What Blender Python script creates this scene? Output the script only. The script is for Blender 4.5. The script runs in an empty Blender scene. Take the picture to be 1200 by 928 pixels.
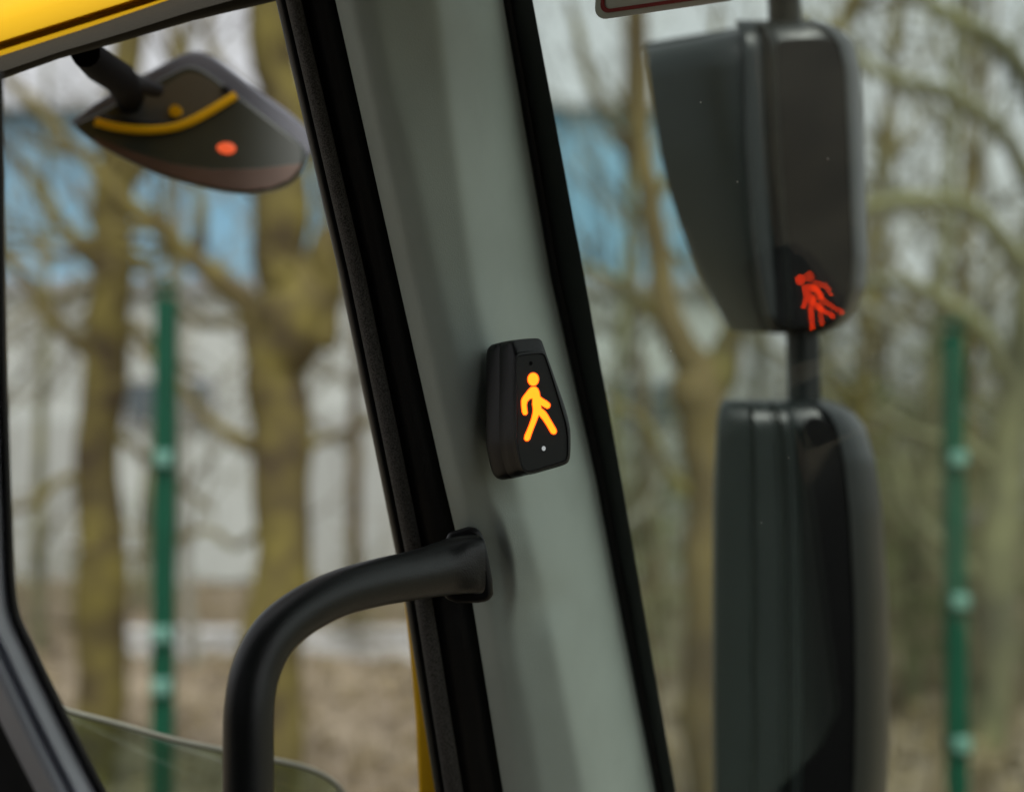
import bpy, bmesh, math, random
import numpy as np
from mathutils import Vector, Matrix

random.seed(7)
SC = bpy.context.scene
COL = SC.collection
RAD = math.radians

# ------------------------------------------------------------------ camera
CAM_H = 2.2
PITCH = RAD(2.0)
FPX = 50.0 / 36.0 * 1200.0
cam_d = bpy.data.cameras.new("camera")
cam = bpy.data.objects.new("camera", cam_d)
COL.objects.link(cam)
cam.location = (0, 0, CAM_H)
cam.rotation_euler = (math.pi / 2 + PITCH, 0, 0)
cam_d.lens = 50
cam_d.sensor_width = 36
cam_d.clip_start = 0.02
cam_d.clip_end = 2000
cam_d.dof.use_dof = True
cam_d.dof.focus_distance = 0.84
cam_d.dof.aperture_fstop = 3.5
cam_d.dof.aperture_blades = 0
SC.camera = cam

# ------------------------------------------------------------------ sky + sun (overcast)
SUN_EL, SUN_AZ = RAD(60), RAD(165)       # azimuth clockwise from +Y (towards +X)
w = bpy.data.worlds.new("World")
SC.world = w
w.use_nodes = True
nt = w.node_tree
bg = nt.nodes["Background"]
sky = nt.nodes.new("ShaderNodeTexSky")
sky.sky_type = 'NISHITA'
sky.sun_disc = False
sky.sun_elevation = SUN_EL
sky.sun_rotation = SUN_AZ
sky.dust_density = 4.0
sky.air_density = 1.0
hs = nt.nodes.new("ShaderNodeHueSaturation")
hs.inputs["Saturation"].default_value = 0.10
nt.links.new(sky.outputs[0], hs.inputs["Color"])
nt.links.new(hs.outputs[0], bg.inputs[0])
bg.inputs[1].default_value = 0.13

sun_d = bpy.data.lights.new("sun", 'SUN')
sun_d.energy = 1.5
sun_d.angle = RAD(20)
sun_d.color = (1.0, 0.96, 0.9)
sun = bpy.data.objects.new("sun", sun_d)
COL.objects.link(sun)
sd = Vector((math.sin(SUN_AZ) * math.cos(SUN_EL), math.cos(SUN_AZ) * math.cos(SUN_EL), math.sin(SUN_EL)))
sun.rotation_euler = sd.to_track_quat('Z', 'Y').to_euler()

SC.view_settings.view_transform = 'Standard'
SC.view_settings.look = 'None'
SC.view_settings.exposure = 0.5
SC.view_settings.gamma = 1.0
SC.cycles.max_bounces = 10
SC.cycles.transparent_max_bounces = 24
SC.cycles.use_denoising = True

# ------------------------------------------------------------------ helpers
CO = Vector((0, 0, CAM_H))
CR = Vector((1, 0, 0))
CU = Vector((0, -math.sin(PITCH), math.cos(PITCH)))
CF = Vector((0, math.cos(PITCH), math.sin(PITCH)))


def P(px, py, z):
    """world point seen at photo pixel (px, py), z metres along the view axis"""
    return CO + CR * ((px - 600) / FPX * z) + CU * ((464 - py) / FPX * z) + CF * z


def V(x, y, z):
    """camera-frame vector to world vector"""
    return CR * x + CU * y + CF * z


def itp(x, xs, ys):
    if x <= xs[0]:
        return ys[0] + (x - xs[0]) * (ys[1] - ys[0]) / (xs[1] - xs[0])
    if x >= xs[-1]:
        return ys[-1] + (x - xs[-1]) * (ys[-1] - ys[-2]) / (xs[-1] - xs[-2])
    return float(np.interp(x, xs, ys))


def sstep(a, b, x):
    t = min(1, max(0, (x - a) / (b - a)))
    return t * t * (3 - 2 * t)


def catmull(pts, n=8):
    out = []
    P_ = [list(p) for p in pts]
    P_ = [[2 * a - b for a, b in zip(P_[0], P_[1])]] + P_ + [[2 * a - b for a, b in zip(P_[-1], P_[-2])]]
    for i in range(1, len(P_) - 2):
        for k in range(n):
            t = k / n
            out.append([0.5 * ((2 * b) + (-a + c) * t + (2 * a - 5 * b + 4 * c - d) * t * t + (-a + 3 * b - 3 * c + d) * t ** 3)
                        for a, b, c, d in zip(P_[i - 1], P_[i], P_[i + 1], P_[i + 2])])
    out.append(P_[-2])
    return out


WO = {}          # world origin of every object


def empty(name, loc, label=None, cat=None, group=None, parent=None):
    o = bpy.data.objects.new(name, None)
    COL.objects.link(o)
    loc = Vector(loc)
    o.empty_display_size = 0.1
    if parent:
        o.parent = parent
        o.location = loc - WO[parent.name]
    else:
        o.location = loc
    WO[o.name] = loc
    if label: o['label'] = label
    if cat: o['category'] = cat
    if group: o['group'] = group
    return o


def obj(name, verts, faces, mat, parent=None, smooth=35, origin=None, bevel=0, solid=0, subsurf=0):
    vs = [Vector(v) for v in verts]
    if origin is None:
        origin = Vector((0, 0, 0))
        for v in vs: origin += v
        origin /= max(1, len(vs))
    me = bpy.data.meshes.new(name)
    me.from_pydata([tuple(v - origin) for v in vs], [], faces)
    bm = bmesh.new()
    bm.from_mesh(me)
    bmesh.ops.remove_doubles(bm, verts=bm.verts, dist=1e-6)
    if solid == 0:
        bmesh.ops.recalc_face_normals(bm, faces=bm.faces)
    bm.to_mesh(me)
    bm.free()
    me.materials.append(mat)
    o = bpy.data.objects.new(name, me)
    COL.objects.link(o)
    if parent:
        o.parent = parent
        o.location = origin - WO[parent.name]
    else:
        o.location = origin
    WO[o.name] = Vector(origin)
    if smooth:
        me.shade_smooth()
        me.set_sharp_from_angle(angle=RAD(smooth))
    if solid:
        m = o.modifiers.new("thickness", 'SOLIDIFY'); m.thickness = abs(solid); m.offset = 1 if solid > 0 else -1
    if bevel:
        m = o.modifiers.new("bevel", 'BEVEL'); m.width = bevel; m.segments = 3; m.limit_method = 'ANGLE'
        m.angle_limit = RAD(40)
    if subsurf:
        m = o.modifiers.new("sub", 'SUBSURF'); m.levels = subsurf; m.render_levels = subsurf
    return o


def loft(rows, closed=False, caps=False):
    vs, fs = [], []
    n = len(rows[0])
    for r in rows: vs += list(r)
    for i in range(len(rows) - 1):
        for j in range(n if closed else n - 1):
            a, b = i * n + j, i * n + (j + 1) % n
            fs.append((a, b, b + n, a + n))
    if caps:
        fs.append(tuple(range(n))[::-1])
        fs.append(tuple((len(rows) - 1) * n + j for j in range(n)))
    return vs, fs


def prism(front, back):
    n = len(front)
    vs = list(front) + list(back)
    fs = [tuple(range(n)), tuple(range(2 * n - 1, n - 1, -1))]
    for i in range(n):
        j = (i + 1) % n
        fs.append((i, i + n, j + n, j))
    return vs, fs


def box(c, sx, sy, sz, ax=None):
    X, Y, Z = ax or (Vector((1, 0, 0)), Vector((0, 1, 0)), Vector((0, 0, 1)))
    c = Vector(c)
    vs = [c + X * (sx * i) + Y * (sy * j) + Z * (sz * k) for i in (-.5, .5) for j in (-.5, .5) for k in (-.5, .5)]
    return vs, [(0, 1, 3, 2), (4, 6, 7, 5), (0, 4, 5, 1), (2, 3, 7, 6), (0, 2, 6, 4), (1, 5, 7, 3)]


def join(*parts):
    vs, fs = [], []
    for v, f in parts:
        k = len(vs)
        vs += list(v)
        fs += [tuple(i + k for i in q) for q in f]
    return vs, fs


def tube(path, radii, sides=8, squash=None, caps=True):
    """path: world Vectors, radii: float or list"""
    path = [Vector(p) for p in path]
    if not isinstance(radii, (list, tuple)): radii = [radii] * len(path)
    rows = []
    t = (path[1] - path[0]).normalized()
    nrm = t.orthogonal().normalized()
    for i, p in enumerate(path):
        a = path[max(0, i - 1)]; b = path[min(len(path) - 1, i + 1)]
        t = (b - a).normalized()
        nrm = (nrm - t * nrm.dot(t)).normalized()
        bi = t.cross(nrm)
        rows.append([p + (nrm * math.cos(k / sides * 2 * math.pi) + bi * math.sin(k / sides * 2 * math.pi)) * radii[i]
                     for k in range(sides)])
    return loft(rows, True, caps)


# ------------------------------------------------------------------ materials
def new_mat(name):
    m = bpy.data.materials.new(name)
    m.use_nodes = True
    return m, m.node_tree, m.node_tree.nodes["Principled BSDF"]


def mat(name, col, rough=0.5, metal=0.0, var=0.0, vscale=8.0, bump=0.0, bscale=200.0, col2=None, spec=0.5, coat=0.0,
        rvar=0.0, detail=4.0):
    m, t, b = new_mat(name)
    b.inputs["Base Color"].default_value = (*col, 1)
    b.inputs["Roughness"].default_value = rough
    b.inputs["Metallic"].default_value = metal
    b.inputs["Specular IOR Level"].default_value = spec
    b.inputs["Coat Weight"].default_value = coat
    tc = t.nodes.new("ShaderNodeTexCoord")
    if var or col2:
        n = t.nodes.new("ShaderNodeTexNoise")
        n.inputs["Scale"].default_value = vscale
        n.inputs["Detail"].default_value = detail
        t.links.new(tc.outputs["Object"], n.inputs["Vector"])
        r = t.nodes.new("ShaderNodeValToRGB")
        c2 = col2 or tuple(min(1, c * (1 + var)) for c in col)
        c1 = col if col2 else tuple(c * (1 - var) for c in col)
        r.color_ramp.elements[0].position = 0.36
        r.color_ramp.elements[1].position = 0.64
        r.color_ramp.elements[0].color = (*c1, 1)
        r.color_ramp.elements[1].color = (*c2, 1)
        t.links.new(n.outputs["Fac"], r.inputs[0])
        t.links.new(r.outputs[0], b.inputs["Base Color"])
    if rvar:
        n = t.nodes.new("ShaderNodeTexNoise")
        n.inputs["Scale"].default_value = 14
        n.inputs["Detail"].default_value = 5
        t.links.new(tc.outputs["Object"], n.inputs["Vector"])
        mr = t.nodes.new("ShaderNodeMapRange")
        mr.inputs[3].default_value = rough - rvar
        mr.inputs[4].default_value = rough + rvar
        t.links.new(n.outputs["Fac"], mr.inputs[0])
        t.links.new(mr.outputs[0], b.inputs["Roughness"])
    if bump:
        n = t.nodes.new("ShaderNodeTexNoise")
        n.inputs["Scale"].default_value = bscale
        n.inputs["Detail"].default_value = 3
        t.links.new(tc.outputs["Object"], n.inputs["Vector"])
        bp = t.nodes.new("ShaderNodeBump")
        bp.inputs["Strength"].default_value = bump
        bp.inputs["Distance"].default_value = 0.001
        t.links.new(n.outputs["Fac"], bp.inputs["Height"])
        t.links.new(bp.outputs[0], b.inputs["Normal"])
    return m


def emis(name, col, s):
    m, t, b = new_mat(name)
    b.inputs["Base Color"].default_value = (0.02, 0.01, 0.0, 1)
    b.inputs["Emission Color"].default_value = (*col, 1)
    b.inputs["Emission Strength"].default_value = s
    return m


def glass_mat(name, tint, ior=1.5, dirt=0.0):
    m = bpy.data.materials.new(name)
    m.use_nodes = True
    t = m.node_tree
    t.nodes.clear()
    out = t.nodes.new("ShaderNodeOutputMaterial")
    tr = t.nodes.new("ShaderNodeBsdfTransparent"); tr.inputs[0].default_value = (*tint, 1)
    gl = t.nodes.new("ShaderNodeBsdfGlossy"); gl.inputs["Roughness"].default_value = 0.03
    fr = t.nodes.new("ShaderNodeFresnel"); fr.inputs[0].default_value = ior
    # the pane is one sheet: take the Fresnel term of its outer side whichever side is seen
    ge = t.nodes.new("ShaderNodeNewGeometry")
    dp = t.nodes.new("ShaderNodeVectorMath"); dp.operation = 'DOT_PRODUCT'
    t.links.new(ge.outputs["Normal"], dp.inputs[0]); t.links.new(ge.outputs["Incoming"], dp.inputs[1])
    ab = t.nodes.new("ShaderNodeMath"); ab.operation = 'ABSOLUTE'
    t.links.new(dp.outputs["Value"], ab.inputs[0])
    om = t.nodes.new("ShaderNodeMath"); om.operation = 'SUBTRACT'; om.inputs[0].default_value = 1
    t.links.new(ab.outputs[0], om.inputs[1])
    pw = t.nodes.new("ShaderNodeMath"); pw.operation = 'POWER'; pw.inputs[1].default_value = 5
    t.links.new(om.outputs[0], pw.inputs[0])
    f0 = ((ior - 1) / (ior + 1)) ** 2
    ma = t.nodes.new("ShaderNodeMath"); ma.operation = 'MULTIPLY_ADD'; ma.inputs[1].default_value = 1 - f0
    ma.inputs[2].default_value = f0
    t.links.new(pw.outputs[0], ma.inputs[0])
    t.nodes.remove(fr)
    mx = t.nodes.new("ShaderNodeMixShader")
    t.links.new(ma.outputs[0], mx.inputs[0]); t.links.new(tr.outputs[0], mx.inputs[1]); t.links.new(gl.outputs[0], mx.inputs[2])
    last = mx
    if dirt:
        df = t.nodes.new("ShaderNodeBsdfDiffuse"); df.inputs[0].default_value = (.5, .5, .48, 1)
        n = t.nodes.new("ShaderNodeTexNoise"); n.inputs["Scale"].default_value = 9; n.inputs["Detail"].default_value = 8
        tc = t.nodes.new("ShaderNodeTexCoord")
        mp = t.nodes.new("ShaderNodeMapping"); mp.inputs["Scale"].default_value = (1, 1, 0.25)
        t.links.new(tc.outputs["Object"], mp.inputs[0]); t.links.new(mp.outputs[0], n.inputs["Vector"])
        mr = t.nodes.new("ShaderNodeMapRange"); mr.inputs[1].default_value = .4; mr.inputs[2].default_value = .75
        mr.inputs[3].default_value = dirt * .4; mr.inputs[4].default_value = dirt
        t.links.new(n.outputs["Fac"], mr.inputs[0])
        m2 = t.nodes.new("ShaderNodeMixShader")
        t.links.new(mr.outputs[0], m2.inputs[0]); t.links.new(mx.outputs[0], m2.inputs[1]); t.links.new(df.outputs[0], m2.inputs[2])
        last = m2
    t.links.new(last.outputs[0], out.inputs[0])
    return m


M_PILLAR = mat("grey_green_cab_plastic", (0.42, 0.485, 0.445), 0.5, var=0.05, vscale=14, bump=0.22, bscale=1400, spec=0.35)
M_RUBBER = mat("black_rubber", (0.012, 0.012, 0.012), 0.55, bump=0.3, bscale=900, spec=0.3)
M_SATIN = mat("satin_seal_rubber", (0.022, 0.022, 0.022), 0.42, bump=0.25, bscale=700, spec=0.4)
M_FLOCK = mat("flocked_trim", (0.075, 0.072, 0.068), 0.9, var=0.55, vscale=1100, bump=1.0, bscale=1500, spec=0.2)
M_CHAR = mat("charcoal_screen_band", (0.016, 0.018, 0.017), 0.5, spec=0.35, rvar=0.06)
M_HANDLE = mat("handle_black_plastic", (0.012, 0.0135, 0.0135), 0.33, bump=0.25, bscale=1100, spec=0.5, rvar=0.05)
M_HOUS = mat("device_black_plastic", (0.004, 0.004, 0.0045), 0.36, bump=0.2, bscale=1800, spec=0.3)
M_FACE = mat("device_face_plastic", (0.012, 0.0125, 0.012), 0.55, spec=0.25)
M_DARK = mat("dark_hole", (0.002, 0.002, 0.002), 0.8, spec=0.1)
M_MIRROR_H = mat("mirror_housing_plastic", (0.006, 0.0085, 0.0088), 0.34, bump=0.3, bscale=500, spec=0.42, rvar=0.07)
M_MIRROR_P = mat("mirror_panel_plastic", (0.004, 0.004, 0.0045), 0.22, spec=0.12, rvar=0.06)
M_YELLOW = mat("machine_yellow_paint", (0.70, 0.40, 0.003), 0.5, spec=0.2, var=0.04, vscale=5)
M_REFLY = mat("yellow_mirror_reflection", (0.95, 0.53, 0.005), 0.6, spec=0.2)  # yellow machine reflected in the overhead mirror, put in as colour
M_TOPF = mat("dark_header_rubber", (0.028, 0.025, 0.018), 0.75, bump=0.3, bscale=500, spec=0.15)
M_LEFTF = mat("grey_door_frame_paint", (0.60, 0.63, 0.70), 0.4, var=0.08, vscale=12)
M_LEFTD = mat("dark_door_liner", (0.055, 0.055, 0.055), 0.7)
M_UNDER = mat("mirror_underside", (0.034, 0.043, 0.034), 0.3, var=0.1, vscale=14)  # dark green tone stands in for what the mirror face reflects
M_BROWNB = mat("reflected_brown_band", (0.10, 0.055, 0.035), 0.5, var=0.15, vscale=20)
M_MHGREY = mat("blue_grey_mirror_shell", (0.085, 0.093, 0.12), 0.4)
M_LENS = mat("small_mirror_glass", (0.11, 0.11, 0.095), 0.3, metal=0.3)
M_GLASS = glass_mat("windscreen_inner", (0.87, 0.95, 0.90), 1.43, 0.010)
M_GLASS2 = glass_mat("windscreen_outer", (0.99, 1.0, 0.99), 1.43)
M_GLASSL = glass_mat("door_pane", (0.72, 0.80, 0.72), 1.5, 0.06)
M_GEDGE = mat("pane_edge", (0.30, 0.31, 0.25), 0.4)
M_STW = mat("sticker_white", (0.62, 0.60, 0.50), 0.5)
M_STR = mat("sticker_red", (0.30, 0.008, 0.008), 0.5)
M_UNSEEN_LINER = mat("unseen_cab_liner", (0.035, 0.035, 0.033), 0.8, spec=0.2)
M_SYM = emis("lit_amber_symbol", (1.0, 0.038, 0.0005), 11)
M_SYMH = emis("lit_amber_rim", (1.0, 0.12, 0.0), 0.6)
M_SPECK = mat("pale_dust", (.55, .55, .52), .9)
M_LED = emis("status_led", (0.75, 0.8, 0.8), 0.35)
M_REDREFL = emis("red_lamp_reflection", (1.0, 0.13, 0.04), 0.55)  # glow standing in for a red lamp reflected in the overhead mirror

# ------------------------------------------------------------------ windscreen plane: fixed by where the lamp mirrors in it
Dc = Vector(((632 - 600) / FPX, (464 - 480) / FPX, 1)) * 0.83
Vc = Vector(((950 - 600) / FPX, (464 - 357) / FPX, 1)) * 0.95
Nc = (Vc - Dc).normalized()
Cc = Nc.dot((Dc + Vc) / 2)


def gz(px, py):
    return Cc / Nc.dot(Vector(((px - 600) / FPX, (464 - py) / FPX, 1)))


N_W = V(*Nc)
Fh = Vector((Nc.x, 0, Nc.z)).normalized()           # cab forward, camera frame
Sh = Vector((Fh.z, 0, -Fh.x))                       # cab right
F_W, S_W = V(*Fh), V(*Sh)

cab = empty("excavator_cab", P(640, 464, 1.0) - Vector((0, 0, 1.45)),
            "inside of a yellow excavator cab with grey windscreen pillar, black door seals and grab handle", "excavator cab")

YS = [0, 325, 560, 700, 928]
eL = lambda y: itp(y, YS, [323, 398, 446, 474, 510])
eG0 = lambda y: itp(y, YS, [393, 466, 519, 553, 590])
eG1 = lambda y: itp(y, YS, [589, 645, 698, 724, 768])
eR = lambda y: itp(y, YS, [624, 685, 728, 752, 792])
eB = lambda y: itp(y, [0, 88, 175, 315, 450, 560, 592, 615, 647, 691, 731, 766, 838, 917],
                   [438, 454, 479, 510, 543, 565, 573, 586, 595, 599, 595, 602, 618, 632])
rows_y = list(range(-90, 1040, 9))


def pillar_profile(y):
    g0, g1, b = eG0(y), eG1(y), eB(y)
    t = g0 + (g1 - g0) * itp(y, [0, 300, 480, 700, 928], [0.62, 0.52, 0.48, 0.52, 0.55])
    t = max(t, b + 14)
    n = 64
    zs = gz(g1, y)
    top = zs - 0.145
    xs = np.linspace(g0, g1, n)
    # depth slopes (m per px)
    hw = 10
    d = []
    for x in xs:
        if x < b:
            v = -0.00018 * (x - b) * 0 + top + (b - x) * 0.00006
            edge = x - g0
            v += 0.010 * math.exp(-(edge / 9.0) ** 2)
        elif x < t:
            v = top + (x - b) * 0.00026
        else:
            k = (x - t) / (g1 - t)
            v0 = top + (t - b) * 0.00026
            v = v0 + (zs - 0.012 - v0) * (0.85 * k + 0.15 * k ** 2)
        d.append(v)
    d = np.array(d)
    # smooth along the section
    pad = np.concatenate([np.full(4, d[0]), d, np.full(4, d[-1])])
    ker = np.array([1, 2, 3, 4, 5, 4, 3, 2, 1], float); ker /= ker.sum()
    d = np.convolve(pad, ker, 'valid')
    # the scoop round the handle mount and the shallow dent below the lamp
    for i, x in enumerate(xs):
        m = math.exp(-((y - 655) / 62.0) ** 2)
        d[i] += 0.0075 * m * (1 - sstep(b - 9, b + 7, x))
        d[i] += 0.0055 * math.exp(-((x - 648) / 22.0) ** 2 - ((y - 703) / 26.0) ** 2)
        d[i] -= 0.001 * math.exp(-((x - 655) / 26.0) ** 2 - ((y - 760) / 34.0) ** 2)
        d[i] += 0.001 * math.exp(-((x - 625) / 20.0) ** 2 - ((y - 600) / 30.0) ** 2)
    return xs, d


def build_pillar():
    rows = []
    for y in rows_y:
        xs, d = pillar_profile(y)
        r = [P(x, y, z) for x, z in zip(xs, d)]
        r = [P(xs[0] - 1, y, d[0] + 0.05)] + r + [P(xs[-1] + 2, y, d[-1] + 0.02), P(xs[-1] - 10, y, d[-1] + 0.05)]
        rows.append(r)
    v, f = loft(rows, True, True)
    return obj("pillar_trim", v, f, M_PILLAR, cab, smooth=60)


pillar = build_pillar()
hz = lambda y: float(pillar_profile(y)[1][0])


def strip(name, left, right, zfun, bulge, m, parent, n=14, back=0.02, ys=None):
    """a rounded strip along the pillar between two pixel edges"""
    rows = []
    for y in (ys or rows_y):
        a, b, z = left(y), right(y), zfun(y)
        r = []
        for k in range(n + 1):
            u = k / n
            th = math.pi * u
            r.append(P(a + (b - a) * (0.5 - 0.5 * math.cos(th)), y, z - bulge * math.sin(th)))
        r += [P(b, y, z + back), P(a, y, z + back)]
        rows.append(r)
    v, f = loft(rows, True, True)
    return obj(name, v, f, m, parent, smooth=50)


zs0 = lambda y: hz(y)
strip("door_seal", eL, lambda y: eL(y) + 14, lambda y: hz(y) + 0.03, 0.007, M_SATIN, cab)
strip("trim_edge", lambda y: eL(y) + 11.5, lambda y: eL(y) + itp(y, [0, 600, 928], [30, 32, 33]), lambda y: hz(y) + 0.012, 0.008, M_FLOCK, cab)
strip("bulb_seal", lambda y: eL(y) + 27, lambda y: eG0(y) + 5, lambda y: hz(y) + 0.022, 0.014, M_RUBBER, cab)


def flat_strip(name, left, right, zl, zr, m, parent, back=0.01, n=6, crown=0.0):
    rows = []
    for y in rows_y:
        a, b = left(y), right(y)
        r = []
        for k in range(n + 1):
            u = k / n
            x = a + (b - a) * u
            r.append(P(x, y, zl(y) * (1 - u) + zr(y) * u - crown * math.sin(math.pi * u)))
        r += [P(b, y, zr(y) + back), P(a, y, zl(y) + back)]
        rows.append(r)
    v, f = loft(rows, True, True)
    return obj(name, v, f, m, parent, smooth=40)


eK = lambda y: itp(y, [0, 325, 560, 928], [598, 655, 708, 776])
flat_strip("screen_seal", lambda y: eG1(y) - 3, eK, lambda y: gz(eG1(y), y) - 0.006, lambda y: gz(eK(y), y) - 0.008, M_RUBBER, cab, back=0.006, crown=0.004)
flat_strip("screen_border", lambda y: eK(y) - 1, eR, lambda y: gz(eK(y), y) - 0.006, lambda y: gz(eR(y), y) - 0.005, M_CHAR, cab, back=0.004, crown=0.001)

# ---- windscreen: two faces of one laminated pane, 4.5 mm apart
A_ = P(570, -230, gz(570, -230))
B_ = P(800, 1120, gz(800, 1120))
for k, (m, off) in enumerate(((M_GLASS, 0.0), (M_GLASS2, 0.0045))):
    q = [A_ + N_W * off, B_ + N_W * off, B_ + S_W * 0.98 + N_W * off, A_ + S_W * 0.98 + N_W * off]
    if k == 0:
        ws = obj("windscreen", q, [(0, 1, 2, 3)], m, cab, smooth=0)
    else:
        obj("outer_face", q, [(0, 1, 2, 3)], m, ws, smooth=0)

for k, (px_, py_, r_) in enumerate([(865, 213, .0007), (971, 186, .0006), (787, 411, .0006), (925, 536, .0006), (1083, 250, .0005), (893, 612, .0005), (822, 120, .0005)]):
    z_ = gz(px_, py_)
    c_ = P(px_, py_, z_) - N_W * .0006
    v, f = tube([c_ - N_W * .0003, c_, c_ + N_W * .0003], [r_ * .5, r_, r_ * .6], 7)
    obj("dust_speck", v, f, M_SPECK, ws, smooth=60)

# ---- round cornered notice stuck on the windscreen
def rrect(cx, cy, hw, hh, r, n=7):
    pts = []
    for (sx, sy, a0) in ((1, 1, 0), (-1, 1, 90), (-1, -1, 180), (1, -1, 270)):
        for k in range(n):
            a = RAD(a0 + 90 * k / (n - 1))
            pts.append((cx + sx * (hw - r) + r * math.cos(a), cy + sy * (hh - r) + r * math.sin(a)))
    return pts


def on_glass(px, py, off):
    return P(px, py, gz(px, py)) - N_W * off


def st_xy(u, v):   # sticker sheet coordinates to pixels (slanted with the pane)
    return 700 + u * 1.0 + v * 0.06, 18 + 6 - u * 0.145 - v


def st_layer(name, ring_out, ring_in, off, m, parent):
    if ring_in is None:
        fr = [on_glass(*st_xy(*p), off) for p in ring_out]
        bk = [on_glass(*st_xy(*p), off - 0.0004) for p in ring_out]
        v, f = prism(fr, bk)
    else:
        n = len(ring_out)
        v, f = [], []
        for p in ring_out: v.append(on_glass(*st_xy(*p), off))
        for p in ring_in: v.append(on_glass(*st_xy(*p), off))
        for i in range(n):
            j = (i + 1) % n
            f.append((i, j, j + n, i + n))
    return obj(name, v, f, m, parent, smooth=0)


stk = st_layer("warning_sticker", rrect(84, 62, 86, 62, 15), None, 0.0011, M_STW, cab)
st_layer("border_line", rrect(84, 62, 79, 55, 11), rrect(84, 62, 74.5, 50.5, 8), 0.0017, M_STR, stk)

# ---- yellow outer body edge beside the lower door seal
yl = lambda y: itp(y, [760, 774, 838, 928, 1040], [480, 481.5, 487, 491, 494])
rows = []
for y in range(640, 1050, 10):
    a = min(yl(y), eL(y) + 6)
    z = hz(y) + 0.06
    rows.append([P(a, y, z), P(a + 5, y, z - 0.004), P(eL(y) + 8, y, z - 0.006), P(eL(y) + 8, y, z + 0.03), P(a, y, z + 0.03)])
v, f = loft(rows, True, True)
obj("body_edge", v, f, M_YELLOW, cab, smooth=40)

# ---- header rail and yellow roof lip at the top left
XS = list(range(-90, 352, 10))
up_b = lambda x: itp(x, [0, 105, 207, 322], [72, 38, 3, -36])          # black / yellow boundary
lo_b = lambda x: itp(x, [0, 70, 147, 224, 322], [94, 69, 48, 25, 2])
cr_b = lambda x: itp(x, [0, 168, 322], [56, 3, -46])
hdz = lambda x: itp(x, [0, 330], [0.92, 0.90])
rows = []
for x in XS:
    z = hdz(x); a, b = up_b(x), lo_b(x)
    rows.append([P(x, a - 6, z + 0.01), P(x, a, z), P(x, a + (b - a) * .25, z - .006), P(x, a + (b - a) * .6, z - .010),
                 P(x, a + (b - a) * .85, z - .006), P(x, b, z + .004), P(x, b - 2, z + .03), P(x, a - 6, z + .03)])
v, f = loft(rows, True, True)
header = obj("header_rail", v, f, M_TOPF, cab, smooth=50)
rows = []
for x in XS:
    z = hdz(x) + 0.02; a, c = up_b(x), cr_b(x)
    rows.append([P(x, a + 3, z), P(x, a - 3, z - .008), P(x, c + 4, z - .008), P(x, c + 1, z + .004), P(x, c - 2, z + .004),
                 P(x, c - 7, z - .010), P(x, c - 30, z - .008), P(x, c - 48, z + .01), P(x, c - 66, z + .055), P(x, c - 100, z + .10), P(x, c - 180, z + .16), P(x, c - 160, z + .22),
                 P(x, a + 3, z + .05)])
v, f = loft(rows, True, True)
obj("roof_lip", v, f, M_YELLOW, cab, smooth=60)

# ---- curved door frame, lower left
LF = [(1, 84), (2, 160), (3, 250), (5, 400), (9, 520), (12, 600), (18, 706), (39, 759), (71, 826), (96, 876), (122, 926), (160, 1000), (200, 1080)]
LFs = catmull(LF, 6)
offs = [(3, .012, 0), (1.5, .001, 0), (-3, -.002, 0), (-7, .001, 0), (-10, .006, 0), (-7, .006, 1), (-14, .000, 1), (-22, -.004, 1), (-32, -.006, 1), (-38, .001, 1),
        (-42, -.001, 1), (-50, -.008, 1), (-58, -.008, 1), (-64, .000, 1), (-72, .004, 1), (-80, .012, 1), (-80, .035, 1)]
LZ = 0.655


def frame_rows(sel, extra_back=True):
    rows = []
    for i, p in enumerate(LFs):
        a = LFs[max(0, i - 1)]; b = LFs[min(len(LFs) - 1, i + 1)]
        tx, ty = b[0] - a[0], b[1] - a[1]
        L = math.hypot(tx, ty); nx, ny = ty / L, -tx / L
        wd = itp(p[1], [250, 600, 760, 928], [0.85, 0.85, 0.9, 0.9])
        r = [P(p[0] + nx * o * wd, p[1] + ny * o * wd, LZ + dz) for (o, dz) in sel]
        r += [P(p[0] + nx * sel[-1][0] * wd, p[1] + ny * sel[-1][0] * wd, LZ + .04), P(p[0] + nx * sel[0][0] * wd, p[1] + ny * sel[0][0] * wd, LZ + .04)]
        rows.append(r)
    return loft(rows, True, True)


v, f = frame_rows([(o, d) for o, d, k in offs if k == 0])
obj("door_seal", v, f, M_RUBBER, cab, smooth=50)
v, f = frame_rows([(o, d) for o, d, k in offs if k == 1])
obj("door_frame", v, f, M_LEFTF, cab, smooth=50)
v, f = prism([P(-140, 660, LZ + .03), P(-30, 780, LZ + .03), P(52, 930, LZ + .03), P(110, 1060, LZ + .03), P(-140, 1060, LZ + .03)],
             [P(-140, 660, LZ + .05), P(-30, 780, LZ + .05), P(52, 930, LZ + .05), P(110, 1060, LZ + .05), P(-140, 1060, LZ + .05)])
obj("door_liner", v, f, M_LEFTD, cab, smooth=0, bevel=0.003)

# ---- lowered side pane with pale rounded edge
pe = catmull([(20, 815), (80, 833), (130, 846), (210, 868), (300, 886), (350, 897), (382, 910), (402, 930), (412, 965), (414, 1010)], 6)
PZ = lambda x: itp(x, [0, 410], [1.02, 1.12])
v, f = tube([P(x, y, PZ(x)) for x, y in pe], 0.0024, 8)
pane_pts = [P(x, y, PZ(x)) for x, y in pe] + [P(20, 1010, PZ(20))]
pane = obj("side_pane", *prism(pane_pts, [p + CF * 0.005 for p in pane_pts]), M_GLASSL, cab, smooth=0)
obj("pane_edge", v, f, M_GEDGE, pane, smooth=60)

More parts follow.
